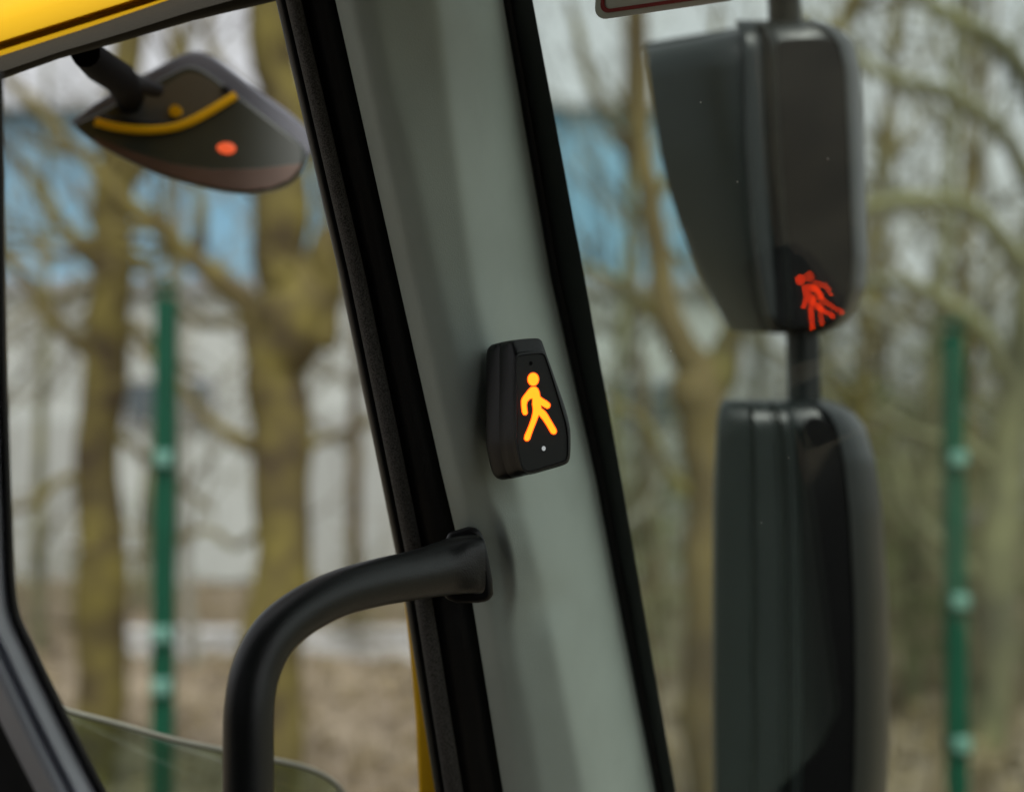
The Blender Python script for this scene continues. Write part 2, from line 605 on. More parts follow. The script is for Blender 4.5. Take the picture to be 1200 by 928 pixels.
# ---- grab handle
hp = [(556, 660, .835, 34, 34), (544, 661, .832, 34, 34), (520, 666, .825, 31, 32), (485, 674, .812, 27.5, 29), (440, 683, .796, 27, 28), (395, 696, .78, 27.5, 27.5),
      (352, 718, .765, 28, 28), (320, 746, .753, 28.5, 28.5), (300, 785, .745, 29, 29), (292, 830, .74, 29.5, 29.5), (291, 890, .738, 30, 30), (291, 960, .736, 30, 30), (293, 1060, .734, 30, 30)]
hs_ = catmull(hp, 7)
rows = []
pts = [P(a, b, c) for a, b, c, _, _ in hs_]
for i, (a, b, c, rw, rh) in enumerate(hs_):
    t = (pts[min(i + 1, len(pts) - 1)] - pts[max(0, i - 1)]).normalized()
    side = t.cross(CF).normalized()
    dep = side.cross(t).normalized()
    rr = rh * c / FPX
    sq = sstep(515, 560, a) * (1 if b < 700 else 0)      # squarer towards the mount
    ring = []
    for k in range(28):
        th = 2 * math.pi * k / 28
        ex = 2.0 / (2.0 + 2.2 * sq)
        cx = math.copysign(abs(math.cos(th)) ** ex, math.cos(th)); sx = math.copysign(abs(math.sin(th)) ** ex, math.sin(th))
        ring.append(pts[i] + side * (rr * cx) + dep * (rr * 0.9 * sx))
    rows.append(ring)
v, f = loft(rows, True, True)
handle = obj("grab_handle", v, f, M_HANDLE, cab, smooth=50)
# mounting foot
fp = [(532, 622), (552, 616), (563, 621), (568, 634), (573, 655), (577, 678), (578, 696), (574, 704), (560, 706), (535, 706), (520, 700), (520, 640), (526, 622)]
v, f = prism([P(x, y, .834) for x, y in fp], [P(x, y, .890) for x, y in fp])
obj("handle_foot", v, f, M_HOUS, handle, smooth=40, bevel=0.003)
sc = P(563, 693, .8375)
v, f = tube([sc + CF * .002, sc - CF * .0012], 0.0025, 14)
obj("foot_screw", v, f, mat("dull_brown_screw", (0.10, 0.045, 0.03), 0.6), handle, smooth=30)

# ------------------------------------------------------------------ the pedestrian warning lamp on the pillar
ndc = Vector((0.555, 0.13, -0.80)).normalized()
nd = V(*ndc)


def on_dev(px, py, off=0.0):
    d = Vector(((px - 600) / FPX, (464 - py) / FPX, 1))
    c = ndc.dot(Dc) + off
    z = c / ndc.dot(d)
    return P(px, py, z)


dev = empty("warning_lamp", P(600, 482, .87), "small black pedestrian warning lamp with lit amber walking figure on grey pillar", "warning lamp")
face = [(604, 424), (606, 416), (612, 413.5), (632, 411.5), (637.5, 413), (641, 419), (652, 451), (662, 482), (667, 504), (667.5, 528), (666, 538), (661, 543),
        (640, 549.5), (622, 554.5), (615, 553), (610, 545), (605, 522), (603.5, 500)]


def inset(poly, k, cx=None, cy=None):
    n = len(poly)
    cx = cx or sum(p[0] for p in poly) / n
    cy = cy or sum(p[1] for p in poly) / n
    out = []
    for x, y in poly:
        L = math.hypot(x - cx, y - cy)
        out.append((cx + (x - cx) * (L - k) / L, cy + (y - cy) * (L - k) / L))
    return out


def smooth_poly(poly, n=3):
    q = catmull(poly + [poly[0]], n)[:-1]
    return q


fc = smooth_poly(face)
ring0 = [on_dev(x, y, -0.0008) for x, y in inset(fc, 3.4)]
ring1 = [on_dev(x, y, 0.0008) for x, y in inset(fc, 2.4)]
ring2 = [on_dev(x, y, 0.0006) for x, y in inset(fc, 0.3)]
ring3 = [on_dev(x, y, -0.0015) for x, y in inset(fc, -1.6)]
ctr = on_dev(636, 482)
up_d = (CU - nd * CU.dot(nd)).normalized()
rt_d = up_d.cross(nd).normalized() * 1


def back_ring(k, off):
    out = []
    for p in [on_dev(x, y, -0.0015) for x, y in inset(fc, -1.6)]:
        r = p - ctr
        r = r - nd * r.dot(nd)
        r += up_d * (0.0066 * sstep(.010, .034, r.dot(up_d)) + 0.0010 * sstep(-.010, -.034, r.dot(up_d)))
        out.append(ctr + r * k - nd * off)
    return out


rings = [ring0, ring1, ring2, ring3, back_ring(1.015, .0045), back_ring(1.03, .0075), back_ring(1.045, .0150), back_ring(1.040, .0153), back_ring(1.040, .0158), back_ring(1.046, .0161),
         back_ring(1.05, .027), back_ring(1.03, .030), back_ring(.97, .0315)]
v, f = loft(rings, True, True)
body = obj("housing", v, f, M_HOUS, dev, smooth=38)
v, f = prism([on_dev(x, y, 0.0) for x, y in inset(fc, 3.2)], [on_dev(x, y, -0.002) for x, y in inset(fc, 3.2)])
obj("face_plate", v, f, M_FACE, dev, smooth=0)
# foot that fills the gap to the curved pillar
v, f = loft([back_ring(.62, .030), back_ring(.5, .046)], True, True)
obj("mounting_pad", v, f, M_RUBBER, dev, smooth=40)

Z2 = lambda x, y: (540 + x / 4.4188, 370 + y / 4.4188)
fig = [(352, 380), (362, 371), (375, 367), (390, 369), (400, 378), (407, 395), (411, 418), (425, 429), (445, 441), (460, 453), (464, 464), (459, 476), (448, 481),
       (435, 475), (415, 463), (418, 479), (436, 493), (450, 511), (462, 533), (478, 560), (493, 586), (497, 599), (491, 611), (479, 614), (467, 607),
       (456, 588), (442, 564), (426, 540), (404, 513), (397, 532), (388, 556), (375, 588), (365, 616), (358, 638), (348, 648), (336, 648), (328, 637), (331, 619),
       (341, 597), (352, 570), (363, 540), (371, 510), (374, 485), (370, 458), (371, 428), (358, 431), (344, 446), (341, 462), (343, 485), (346, 504), (338, 514),
       (325, 513), (318, 500), (314, 470), (313, 438), (321, 420), (335, 402)]
figp = [Z2(*p) for p in fig]
head = [Z2(375 + 29 * math.cos(a), 329 + 34 * math.sin(a)) for a in [2 * math.pi * k / 22 for k in range(22)]]


def grow(poly, k):
    n = len(poly)
    area = sum(poly[i][0] * poly[(i + 1) % n][1] - poly[(i + 1) % n][0] * poly[i][1] for i in range(n))
    s = 1 if area > 0 else -1
    out = []
    for i in range(n):
        a, b, c = poly[i - 1], poly[i], poly[(i + 1) % n]
        n1 = Vector((b[1] - a[1], a[0] - b[0])).normalized(); n2 = Vector((c[1] - b[1], b[0] - c[0])).normalized()
        m = (n1 + n2)
        m = m.normalized() if m.length > .3 else n1
        out.append((b[0] + m.x * k * s, b[1] + m.y * k * s))
    return out


def sheet(polys, off, th):
    parts = []
    for p in polys:
        parts.append(prism([on_dev(x, y, off) for x, y in p], [on_dev(x, y, off - th) for x, y in p]))
    return join(*parts)


v, f = sheet([grow(figp, .8), grow(head, .8)], 0.00025, 0.0004)
rim = obj("symbol_glow", v, f, M_SYMH, dev, smooth=0)
v, f = sheet([grow(figp, -.35), grow(head, -.35)], 0.0005, 0.0004)
obj("walking_figure", v, f, M_SYM, dev, smooth=0)
circ = lambda cx, cy, rx, ry, n=16: [(cx + rx * math.cos(2 * math.pi * k / n), cy + ry * math.sin(2 * math.pi * k / n)) for k in range(n)]
v, f = sheet([circ(622.3, 425.6, 2.0, 2.4)], 0.0003, 0.0004)
obj("light_sensor", v, f, M_DARK, dev, smooth=0)
v, f = sheet([circ(637.2, 525.4, 2.3, 2.8)], 0.0004, 0.0004)
obj("status_light", v, f, M_LED, dev, smooth=0)

# ------------------------------------------------------------------ mirrors in front of the windscreen
def mirror_solid(ytop, ybot, left, right, prof, zc, back, ny=60, rtop=26, rbot=22, sq=2.6):
    """rings at every image row; prof: list of (u or px, dz) from left edge to right edge"""
    rows = []
    for i in range(ny + 1):
        u = i / ny
        u = 0.5 - 0.5 * math.cos(math.pi * u)
        y = ytop + (ybot - ytop) * u
        a, b = left(y), right(y)
        # inset of depth near the ends, giving rounded top and bottom
        e = 1.0
        if y - ytop < rtop: e = min(e, (1 - (1 - (y - ytop) / rtop) ** sq) ** (1 / sq))
        if ybot - y < rbot: e = min(e, (1 - (1 - (ybot - y) / rbot) ** sq) ** (1 / sq))
        e = max(e, 0.02)
        r = []
        for (t, dz) in prof:
            x = a + (b - a) * t
            zz = zc + dz + (back * .5 - dz) * (1 - e)
            r.append(P(x, y, zz))
        for (t, dz) in ((.97, back), (.5, back * 1.12), (.03, back)):
            x = a + (b - a) * t
            zz = zc + dz - (back * .5) * (1 - e)
            r.append(P(x, y, zz))
        rows.append(r)
    return loft(rows, True, True)


MZ = 1.30
mast = empty("mirror_arm_root", P(930, 464, 1.36), parent=cab)
bpy.data.objects.remove(mast)      # the arm below is the real parent
v, f = tube([P(880, -420, 1.12), P(905, -150, 1.27), P(918, -20, 1.335), P(925, 120, 1.345), P(934, 300, 1.345), P(941, 400, 1.345), P(943, 480, 1.345), P(944, 1100, 1.345), P(944, 1150, 1.345)], 0.0158, 16)
arm = obj("mirror_arm", v, f, M_MIRROR_H, cab, smooth=60)

# upper mirror
uL = lambda y: itp(y, [22, 40, 55, 90, 160, 220, 270, 320, 350, 372, 392], [862, 866, 868, 868, 870, 874, 878, 884, 890, 896, 906])
uR = lambda y: itp(y, [22, 34, 50, 80, 160, 300, 340, 365, 380, 392], [950, 985, 1000, 1009, 1013, 1018, 1014, 1003, 990, 965])
prof = [(0, .016), (.02, .006), (.06, .0), (.14, 0), (.19, .002), (.215, .010), (.24, .010), (.265, -.002), (.30, -.004), (.325, .004), (.36, .007), (.6, .004), (.80, .006),
        (.845, .003), (.865, -.003), (.89, .000), (.92, .008), (.95, .018), (.98, .034), (1.0, .055)]
v, f = mirror_solid(24, 391, uL, uR, prof, MZ, .085, rtop=42, rbot=22)
um = obj("upper_mirror", v, f, M_MIRROR_H, cab, smooth=48)
um['label'] = "upper door mirror with deep tapering hood"
hood = [(757, 56), (766, 130), (776, 190), (792, 250), (812, 305), (835, 350), (848, 374), (857, 388)]
hs2 = catmull(hood, 6)
rows = []
for i, (x, y) in enumerate(hs2):
    yr = 34 + (y - 56) * (391 - 34) / (388 - 56)
    r = []
    zl, zr = MZ + .085, MZ + .014
    for k in range(9):
        u = k / 8
        e = 0 if i > 0 else 0
        xr = uL(yr) + 16
        r.append(P(x + (xr - x) * u, y + (yr - y) * u, zl + (zr - zl) * (math.sin(u * math.pi / 2))))
    r += [P(xr, yr, MZ + .10), P(x + 2, y, MZ + .12)]
    rows.append(r)
# rounded roof of the hood, sloping away from the viewer
rows = rows[2:]
caps = []
r0 = rows[0]
for q in (1.0, .8, .6, .4, .2):
    a_ = q * math.pi / 2
    h_ = .034 * math.sin(a_)
    rr = [p + CU * h_ * (1 if j < 9 else .6) + CF * (.055 * (1 - math.cos(a_)) + .012 * q) for j, p in enumerate(r0)]
    caps.append([rr[j] if j < 9 else r0[j] + CU * h_ + CF * .03 for j in range(len(r0))])
v, f = loft(caps + rows, True, True)
obj("mirror_hood", v, f, M_MIRROR_H, um, smooth=40, bevel=0.004)
# dark recessed panel on its face
pp = smooth_poly([(908, 70), (912, 52), (924, 46), (960, 45), (980, 50), (988, 62), (993, 120), (997, 240), (999, 320), (995, 355), (985, 371), (965, 380), (925, 383), (912, 378), (909, 360), (910, 200)], 3)
v, f = prism([P(x, y, MZ - .0005) for x, y in pp], [P(x, y, MZ + .012) for x, y in pp])
obj("face_panel", v, f, M_MIRROR_P, um, smooth=40, bevel=0.002)

# lower mirror
lL = lambda y: itp(y, [470, 480, 490, 520, 560, 600, 800, 1000], [846, 842, 840, 838, 836, 835, 834, 836])
lR = lambda y: itp(y, [466, 474, 484, 500, 540, 600, 700, 820, 900, 1000, 1100, 1150], [960, 985, 1002, 1014, 1026, 1034, 1041, 1043, 1041, 1034, 1020, 1000])
prof = [(0, .03), (.02, .016), (.08, .010), (.22, .005), (.235, .010), (.26, -.001), (.38, -.003), (.40, .006), (.43, .006), (.45, -.005), (.50, -.006), (.52, .006), (.56, .009), (.75, .008),
        (.79, .002), (.81, -.004), (.85, .000), (.89, .007), (.93, .018), (.97, .036), (1.0, .06)]
v, f = mirror_solid(468, 1150, lL, lR, prof, MZ, .095, ny=90, rtop=44, rbot=30)
lm = obj("lower_mirror", v, f, M_MIRROR_H, cab, smooth=48)
lm['label'] = "tall lower door mirror"
pp = smooth_poly([(938, 520), (941, 500), (950, 488), (964, 490), (980, 502), (990, 522), (996, 560), (999, 640), (1001, 760), (1001, 900), (998, 1050), (990, 1110), (950, 1115), (939, 1090), (938, 900), (938, 700)], 3)
v, f = prism([P(x, y, MZ - .000) for x, y in pp], [P(x, y, MZ + .014) for x, y in pp])
obj("face_panel", v, f, M_MIRROR_P, lm, smooth=40, bevel=0.002)

# ---- wide-angle mirror under the roof, top left; its reflections are built as coloured pieces
UZ = 1.18
glassp = smooth_poly([(84, 146), (112, 133), (150, 112), (190, 90), (214, 78), (228, 77), (246, 86), (280, 112), (320, 142), (350, 166), (357, 180), (353, 196), (340, 212),
                      (318, 222), (290, 226), (258, 223), (222, 215), (180, 202), (138, 183), (104, 163)], 3)
uz = lambda x, y: UZ + (y - 150) * -0.0002 + (x - 220) * 0.00012
front = [P(x, y, uz(x, y)) for x, y in glassp]
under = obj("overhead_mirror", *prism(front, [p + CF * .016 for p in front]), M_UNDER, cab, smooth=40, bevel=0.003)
under['label'] = "wide mirror hanging below the roof edge"
# grey shell behind and above
shell = smooth_poly([(80, 146), (110, 122), (150, 98), (190, 76), (218, 62), (240, 62), (262, 76), (300, 106), (338, 134), (362, 158), (366, 176), (358, 186), (340, 172), (300, 150), (200, 120), (110, 145)], 3)
v, f = prism([P(x, y, uz(x, y) + .012) for x, y in shell], [P(x + 4, y - 3, uz(x, y) + .05) for x, y in inset(shell, 4)])
obj("mirror_shell", v, f, M_MHGREY, under, smooth=40, bevel=0.006)
# brown lower band, part of the reflected view put in as colour
bb = [(110, 160), (150, 176), (200, 192), (250, 199), (300, 198), (354, 192), (351, 198), (340, 211), (318, 220.5), (290, 224), (258, 221), (222, 213), (180, 200), (138, 181), (116, 170)]
v, f = prism([P(x, y, uz(x, y) - .0015) for x, y in bb], [P(x, y, uz(x, y) + .004) for x, y in bb])
obj("reflected_lower_band", v, f, M_BROWNB, under, smooth=0, bevel=0.001)
# upper dark lens and its black rim
ln = [(138, 133), (160, 118), (190, 102), (214, 88), (230, 86), (250, 96), (262, 110), (246, 126), (222, 137), (190, 142), (160, 141)]
v, f = prism([P(x, y, uz(x, y) - .001) for x, y in smooth_poly(ln)], [P(x, y, uz(x, y) + .005) for x, y in smooth_poly(ln)])
obj("mirror_lens", v, f, M_LENS, under, smooth=0)
rimp = catmull([(118, 139), (150, 145), (190, 147), (222, 142), (248, 129), (268, 111), (262, 103)], 5)
v, f = tube([P(x, y, uz(x, y) - .003) for x, y in rimp], .0032, 8)
obj("lens_rim", v, f, M_RUBBER, under, smooth=60)
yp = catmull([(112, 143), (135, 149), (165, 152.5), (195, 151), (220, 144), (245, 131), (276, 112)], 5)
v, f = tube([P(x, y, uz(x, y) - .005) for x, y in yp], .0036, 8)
obj("yellow_reflection", v, f, M_REFLY, under, smooth=60)  # solid strip in place of the machine's yellow edge reflected here
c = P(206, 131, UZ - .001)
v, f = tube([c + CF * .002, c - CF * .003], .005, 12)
obj("yellow_dot", v, f, M_REFLY, under, smooth=30)
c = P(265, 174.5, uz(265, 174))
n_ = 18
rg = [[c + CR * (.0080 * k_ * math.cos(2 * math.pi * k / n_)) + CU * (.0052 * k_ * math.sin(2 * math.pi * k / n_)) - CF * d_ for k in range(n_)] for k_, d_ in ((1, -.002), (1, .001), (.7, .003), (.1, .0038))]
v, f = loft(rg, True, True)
obj("red_reflection", v, f, M_REDREFL, under, smooth=60)  # glowing dot in place of a reflected lamp, no lamp is mounted here
# hanging clamp
v, f = tube([P(100, 62, 0.95), P(118, 78, 1.0), P(140, 92, 1.08), P(152, 112, 1.16), P(150, 124, 1.19)], [.010, .012, .013, .012, .010], 12)
obj("mirror_clamp", v, f, M_DARK, under, smooth=60)
v, f = tube([P(125, 80, 1.08), P(150, 96, 1.12), P(185, 106, 1.165)], [.007, .009, .006], 10)
obj("clamp_bracket", v, f, M_RUBBER, under, smooth=60)

# ------------------------------------------------------------------ unseen rest of the cab shell round the viewer, openings sized to shape the light
pil = Vector((0.03, 0, 0.98))


def cabpt(s, fwd, up):
    q = pil + Sh * s + Fh * fwd
    return V(q.x, up, q.z) + CO


def panel(name, pts, th, m=M_UNSEEN_LINER):
    fr = [cabpt(*p) for p in pts]
    n = (fr[1] - fr[0]).cross(fr[2] - fr[0]).normalized()
    return obj(name, *prism(fr, [p + n * th for p in fr]), m, cab, smooth=0, bevel=0.004)


panel("unseen_roof_liner", [(.11, .0, .40), (1.0, .0, .40), (1.0, -1.5, .40), (.11, -1.5, .40)], .05)
panel("unseen_rear_wall", [(-.02, -1.5, .28), (1.0, -1.5, .28), (1.0, -1.5, -1.2), (-.02, -1.5, -1.2)], -.04)
panel("unseen_cab_floor", [(-.02, .15, -1.2), (1.0, .15, -1.2), (1.0, -1.5, -1.2), (-.02, -1.5, -1.2)], -.05)
panel("unseen_side_wall", [(1.02, .1, -1.2), (1.02, .1, -.18), (1.02, -.34, -.18), (1.02, -.36, .40), (1.02, -1.5, .40), (1.02, -1.5, -1.2)], .04)
v, f = prism([P(-60, 1000, .95), P(470, 985, 1.06), P(470, 2300, 1.06), P(-60, 2300, .95)], [P(-60, 1000, .99), P(470, 985, 1.10), P(470, 2300, 1.10), P(-60, 2300, .99)])
obj("added_door_panel", v, f, M_UNSEEN_LINER, cab, smooth=0, bevel=.004)  # unseen panel added to block ground reflections in the windscreen
panel("unseen_door_pillar", [(-.04, -1.0, .40), (-.04, -1.5, .40), (-.04, -1.5, -1.2), (-.04, -1.0, -1.2)], .04)

# ------------------------------------------------------------------ outdoors materials
def ground_mat():
    m, t, b = new_mat("leaf_litter")
    tc = t.nodes.new("ShaderNodeTexCoord")
    n1 = t.nodes.new("ShaderNodeTexNoise"); n1.inputs["Scale"].default_value = .9; n1.inputs["Detail"].default_value = 8
    n2 = t.nodes.new("ShaderNodeTexNoise"); n2.inputs["Scale"].default_value = 7; n2.inputs["Detail"].default_value = 6
    for n in (n1, n2): t.links.new(tc.outputs["Object"], n.inputs["Vector"])
    r = t.nodes.new("ShaderNodeValToRGB")
    e = r.color_ramp.elements
    e[0].position = .3; e[0].color = (.085, .064, .036, 1)
    e[1].position = .72; e[1].color = (.27, .215, .12, 1)
    k = e.new(.5); k.color = (.17, .128, .07, 1)
    t.links.new(n1.outputs["Fac"], r.inputs[0])
    mx = t.nodes.new("ShaderNodeMix"); mx.data_type = 'RGBA'; mx.blend_type = 'MULTIPLY'; mx.inputs[0].default_value = .55
    t.links.new(r.outputs[0], mx.inputs[6]); t.links.new(n2.outputs["Fac"], mx.inputs[7])
    hs = t.nodes.new("ShaderNodeHueSaturation"); hs.inputs["Saturation"].default_value = .7; hs.inputs["Value"].default_value = 1.6
    t.links.new(mx.outputs[2], hs.inputs["Color"])
    t.links.new(hs.outputs[0], b.inputs["Base Color"])
    b.inputs["Roughness"].default_value = .95
    b.inputs["Specular IOR Level"].default_value = .1
    return m


def bark(name, c1, c2, sc=1.6):
    m = mat(name, c1, .9, col2=c2, vscale=sc, spec=.1, detail=6)
    return m


M_BARK1 = bark("mossy_yellow_bark", (.070, .055, .032), (.175, .150, .045), 4.0)
M_BARK2 = bark("brown_bark", (.085, .062, .035), (.17, .13, .055), 1.5)
M_BARK3 = bark("grey_green_bark", (.09, .09, .06), (.19, .19, .10), 1.5)
M_TWIG = bark("dull_twigs", (.15, .15, .125), (.27, .27, .22), 1.2)
M_POST = mat("green_powder_coat", (.001, .055, .028), .55, var=.1, vscale=6, spec=.25)
M_CLIP = mat("pale_green_clip", (.12, .27, .22), .35)
M_CONC = mat("pale_concrete", (.46, .47, .46), .8, var=.15, vscale=3)
M_WALL = mat("white_cladding", (.44, .47, .445), .6, var=.06, vscale=.6)
M_BLUE = mat("blue_cladding", (.19, .38, .52), .5, var=.25, vscale=.4)
M_WIN = mat("dark_window_glass", (.08, .10, .11), .15)
M_SHUT = mat("grey_shutter", (.34, .36, .34), .5)
M_ROOF = mat("grey_roof_metal", (.36, .38, .40), .5)
M_BUSH = bark("bush_stems", (.15, .13, .085), (.26, .23, .14), 1.0)
M_LEAF = bark("dull_green_leaves", (.09, .11, .05), (.17, .18, .09), 3.0)

# ground
gv, gf = [], []
N = 60
xs = [-300, -120, -60] + list(np.linspace(-40, 40, N)) + [60, 120, 300]
ys = [-60, -20] + list(np.linspace(-6, 60, N)) + [90, 160, 400, 900]
for y in ys:
    for x in xs:
        zz = 0.08 * math.sin(x * .7 + y * .3) + .06 * math.sin(x * 1.9 - y * 1.3) if 2 < y < 60 else 0
        gv.append((x, y, zz * .6))
nx = len(xs)
for j in range(len(ys) - 1):
    for i in range(nx - 1):
        a = j * nx + i
        gf.append((a, a + 1, a + 1 + nx, a + nx))
g = obj("ground", gv, gf, ground_mat(), None, smooth=60, origin=Vector((0, 0, 0)))
g['kind'] = 'structure'

# litter and dead stalks standing up from the ground: nobody could count them
lv, lf = [], []
for i in range(9000):
    y = random.uniform(7, 26); x = random.uniform(-.45, .45) * y
    if random.random() < .5:
        h = random.uniform(.05, .28) * (1.4 if x > 2 else 1); a = random.uniform(0, 6.28); s = random.uniform(.01, .03)
        b0 = Vector((x, y, -.05)); t0 = b0 + Vector((math.cos(a) * h * .5, math.sin(a) * h * .5, h + .05))
        d = Vector((math.sin(a), -math.cos(a), 0)) * s
        k = len(lv); lv += [b0 - d, b0 + d, t0]; lf.append((k, k + 1, k + 2))
    else:
        a = random.uniform(0, 6.28); s = random.uniform(.04, .10)
        c = Vector((x, y, random.uniform(.03, .10)))
        u = Vector((math.cos(a), math.sin(a), random.uniform(-.5, .5))) * s; w_ = Vector((-math.sin(a), math.cos(a), random.uniform(-.5, .5))) * s * .6
        k = len(lv); lv += [c - u, c + w_, c + u, c - w_]; lf.append((k, k + 1, k + 2, k + 3))
lit = obj("leaf_litter", lv, lf, bark("dry_leaves", (.10, .078, .042), (.24, .195, .11), 3.5), None, smooth=0, origin=Vector((0, 10, 0)))
lit['kind'] = 'stuff'; lit['label'] = "dry tan leaves and dead stalks lying on the ground"; lit['category'] = "leaf litter"

# ------------------------------------------------------------------ trees
def wander(p, d, length, r0, r1, n, wob, up=0.0, rng=random):
    pts, rs = [Vector(p)], [r0]
    d = Vector(d).normalized()
    for i in range(n):
        d = (d + Vector((rng.uniform(-1, 1), rng.uniform(-1, 1), rng.uniform(-1, 1))) * wob + Vector((0, 0, up))).normalized()
        pts.append(pts[-1] + d * (length / n))
        rs.append(r0 + (r1 - r0) * (i + 1) / n)
    return pts, rs


def grow_twigs(pts, rs, level, acc, rng, dens, lmul=1.0, droop=.02):
    """side shoots along a limb"""
    tot = sum((pts[i + 1] - pts[i]).length for i in range(len(pts) - 1))
    cnt = max(2, int(tot * dens))
    for k in range(cnt):
        t = rng.uniform(.18, 1.0)
        i = min(len(pts) - 2, int(t * (len(pts) - 1)))
        fr = t * (len(pts) - 1) - i
        p = pts[i].lerp(pts[i + 1], fr)
        r = rs[i] * (1 - fr) + rs[i + 1] * fr
        d0 = (pts[i + 1] - pts[i]).normalized()
        o = d0.orthogonal().normalized()
        o = Matrix.Rotation(rng.uniform(0, 6.28), 3, d0) @ o
        d = (d0 * rng.uniform(.3, .9) + o * rng.uniform(.6, 1.1))
        L = tot * rng.uniform(.28, .55) * lmul
        rr = max(.005, min(r * .62, L * .021))
        q, s = wander(p, d, L, rr, max(.0025, rr * .35), 5, .22, droop, rng)
        acc.append((q, s))
        if level > 0:
            grow_twigs(q, s, level - 1, acc, rng, dens * 1.5, lmul)


def mesh_of(limbs, sides_big=9, sides_small=4):
    parts = []
    for pts, rs in limbs:
        parts.append(tube(pts, rs, sides_big if max(rs) > .04 else (5 if max(rs) > .012 else 3)))
    return join(*parts)


def tree(name, base, trunk_limbs, branch_limbs, mt, mb, label, group=None, cat="tree"):
    root = empty(name, base, label, cat, group)
    v, f = mesh_of(trunk_limbs)
    obj("trunk", v, f, mt, root, smooth=60, origin=Vector(base))
    v, f = mesh_of(branch_limbs)
    obj("branches", v, f, mb, root, smooth=60, origin=Vector(base))
    return root


def px_limb(pts, z, n=5):
    """pts: (px, py, width_px[, dz])"""
    q = catmull([(p[0], p[1], p[2], p[3] if len(p) > 3 else 0) for p in pts], n)
    return [P(a, b, z + d) for a, b, w_, d in q], [max(.004, w_ / 2 * (z + d) / FPX) for a, b, w_, d in q]


def gnarl(pts, rs, rng, amp=.10, rad=.10):
    """uneven, slightly crooked limb"""
    out, ro = [], []
    a, b, c = rng.uniform(0, 9), rng.uniform(0, 9), rng.uniform(0, 9)
    for i, (p, r) in enumerate(zip(pts, rs)):
        out.append(p + Vector((math.sin(i * .43 + a) + .5 * math.sin(i * .97 + c), .5 * math.sin(i * .5 + b), 0)) * r * amp * 2.0)
        ro.append(r * (1 + .6 * rad * math.sin(i * .6 + c) + rng.uniform(-rad, rad) * .45))
    return out, ro


def hero(name, z, trunk, limbs, mt, mb, label, seed, dens=2.1, base_px=None, lv=2):
    rng = random.Random(seed)
    tp, tr = gnarl(*px_limb(trunk, z), rng)
    base = Vector((tp[0].x, tp[0].y, 0))
    tp = [Vector((tp[0].x, tp[0].y, -.3))] + tp
    tr = [tr[0] * 1.25] + tr
    acc = []
    for L in limbs:
        p, r = gnarl(*px_limb(L, z), rng, .18, .14)
        acc.append((p, r))
        sub = []
        grow_twigs(p, r, lv - 1, sub, rng, dens)
        acc += sub
    up = tp[len(tp) // 2:], tr[len(tr) // 2:]
    grow_twigs(up[0], up[1], 1, acc, rng, dens * .5, .5)
    return tree(name, base, [(tp, tr)], acc, mt, mb, label)


# big forked tree left of the pillar
hero("bare_tree", 8.2,
     [(322, 1000, 78), (322, 850, 74), (324, 700, 70), (326, 560, 68), (330, 450, 72), (336, 390, 84), (342, 345, 80), (336, 290, 70), (330, 200, 62), (326, 100, 56), (322, 0, 52), (318, -150, 44)],
     [[(315, 420, 44), (290, 370, 34), (262, 332, 30), (225, 300, 26), (180, 265, 22), (120, 210, 18), (50, 130, 14), (-40, 60, 10)],
      [(350, 400, 60), (378, 340, 50), (398, 290, 44), (430, 200, 38), (470, 80, 32), (500, -60, 24)],
      [(332, 260, 34), (300, 215, 26), (262, 180, 22), (225, 120, 18), (205, 40, 14), (190, -80, 10)],
      [(335, 200, 30), (372, 150, 24), (400, 90, 20), (430, 0, 16)],
      [(312, 520, 26, 0), (285, 520, 20), (255, 500, 15), (228, 470, 11), (190, 430, 9), (150, 400, 7)],
      [(335, 545, 18), (370, 520, 13), (420, 500, 10), (470, 470, 8)],
      [(225, 300, 18, .3), (235, 240, 15, .4), (210, 190, 12, .5), (150, 170, 10, .5), (90, 180, 9, .5), (20, 160, 7, .5)],
      [(180, 265, 14, -.2), (130, 270, 12, -.3), (80, 300, 10, -.3), (30, 290, 9, -.3), (-40, 310, 7, -.3)],
      [(290, 370, 14, .2), (240, 380, 12, .3), (200, 350, 11, .3), (160, 300, 9, .4), (100, 290, 8, .4)],
      [(330, 150, 20, .2), (290, 110, 14, .3), (250, 60, 12, .3), (240, 0, 10, .3), (200, -60, 8, .3)],
      [(326, 600, 12, .2), (280, 640, 10, .3), (240, 620, 8, .3), (170, 650, 7, .4), (80, 640, 6, .4)],
      [(398, 290, 18), (380, 240, 14), (372, 180, 12), (360, 110, 10), (365, 20, 8)]],
     M_BARK1, M_BARK1, "thick mossy bare tree forking wide just left of the grey pillar", 3)
# slim straight tree further left
hero("bare_tree", 9.0,
     [(112, 1000, 62), (113, 850, 60), (116, 700, 58), (120, 560, 54), (122, 430, 52), (128, 320, 50), (138, 220, 46), (142, 120, 40), (150, 0, 36), (156, -140, 28)],
     [[(122, 430, 26), (90, 400, 20), (60, 370, 17), (20, 320, 14), (-30, 270, 10)],
      [(128, 330, 24), (95, 290, 19), (60, 240, 17), (20, 190, 14), (-20, 150, 10)],
      [(130, 400, 20), (160, 385, 15), (182, 410, 12), (235, 440, 9)],
      [(138, 230, 24), (170, 190, 18), (200, 150, 15), (215, 60, 12), (230, -40, 9)],
      [(120, 570, 18), (80, 560, 12), (40, 590, 10), (-10, 600, 8)],
      [(122, 500, 16), (150, 520, 12), (200, 560, 9), (250, 600, 7)]],
     M_BARK1, M_BARK1, "slim straight mossy tree left of the left green fence post", 11)
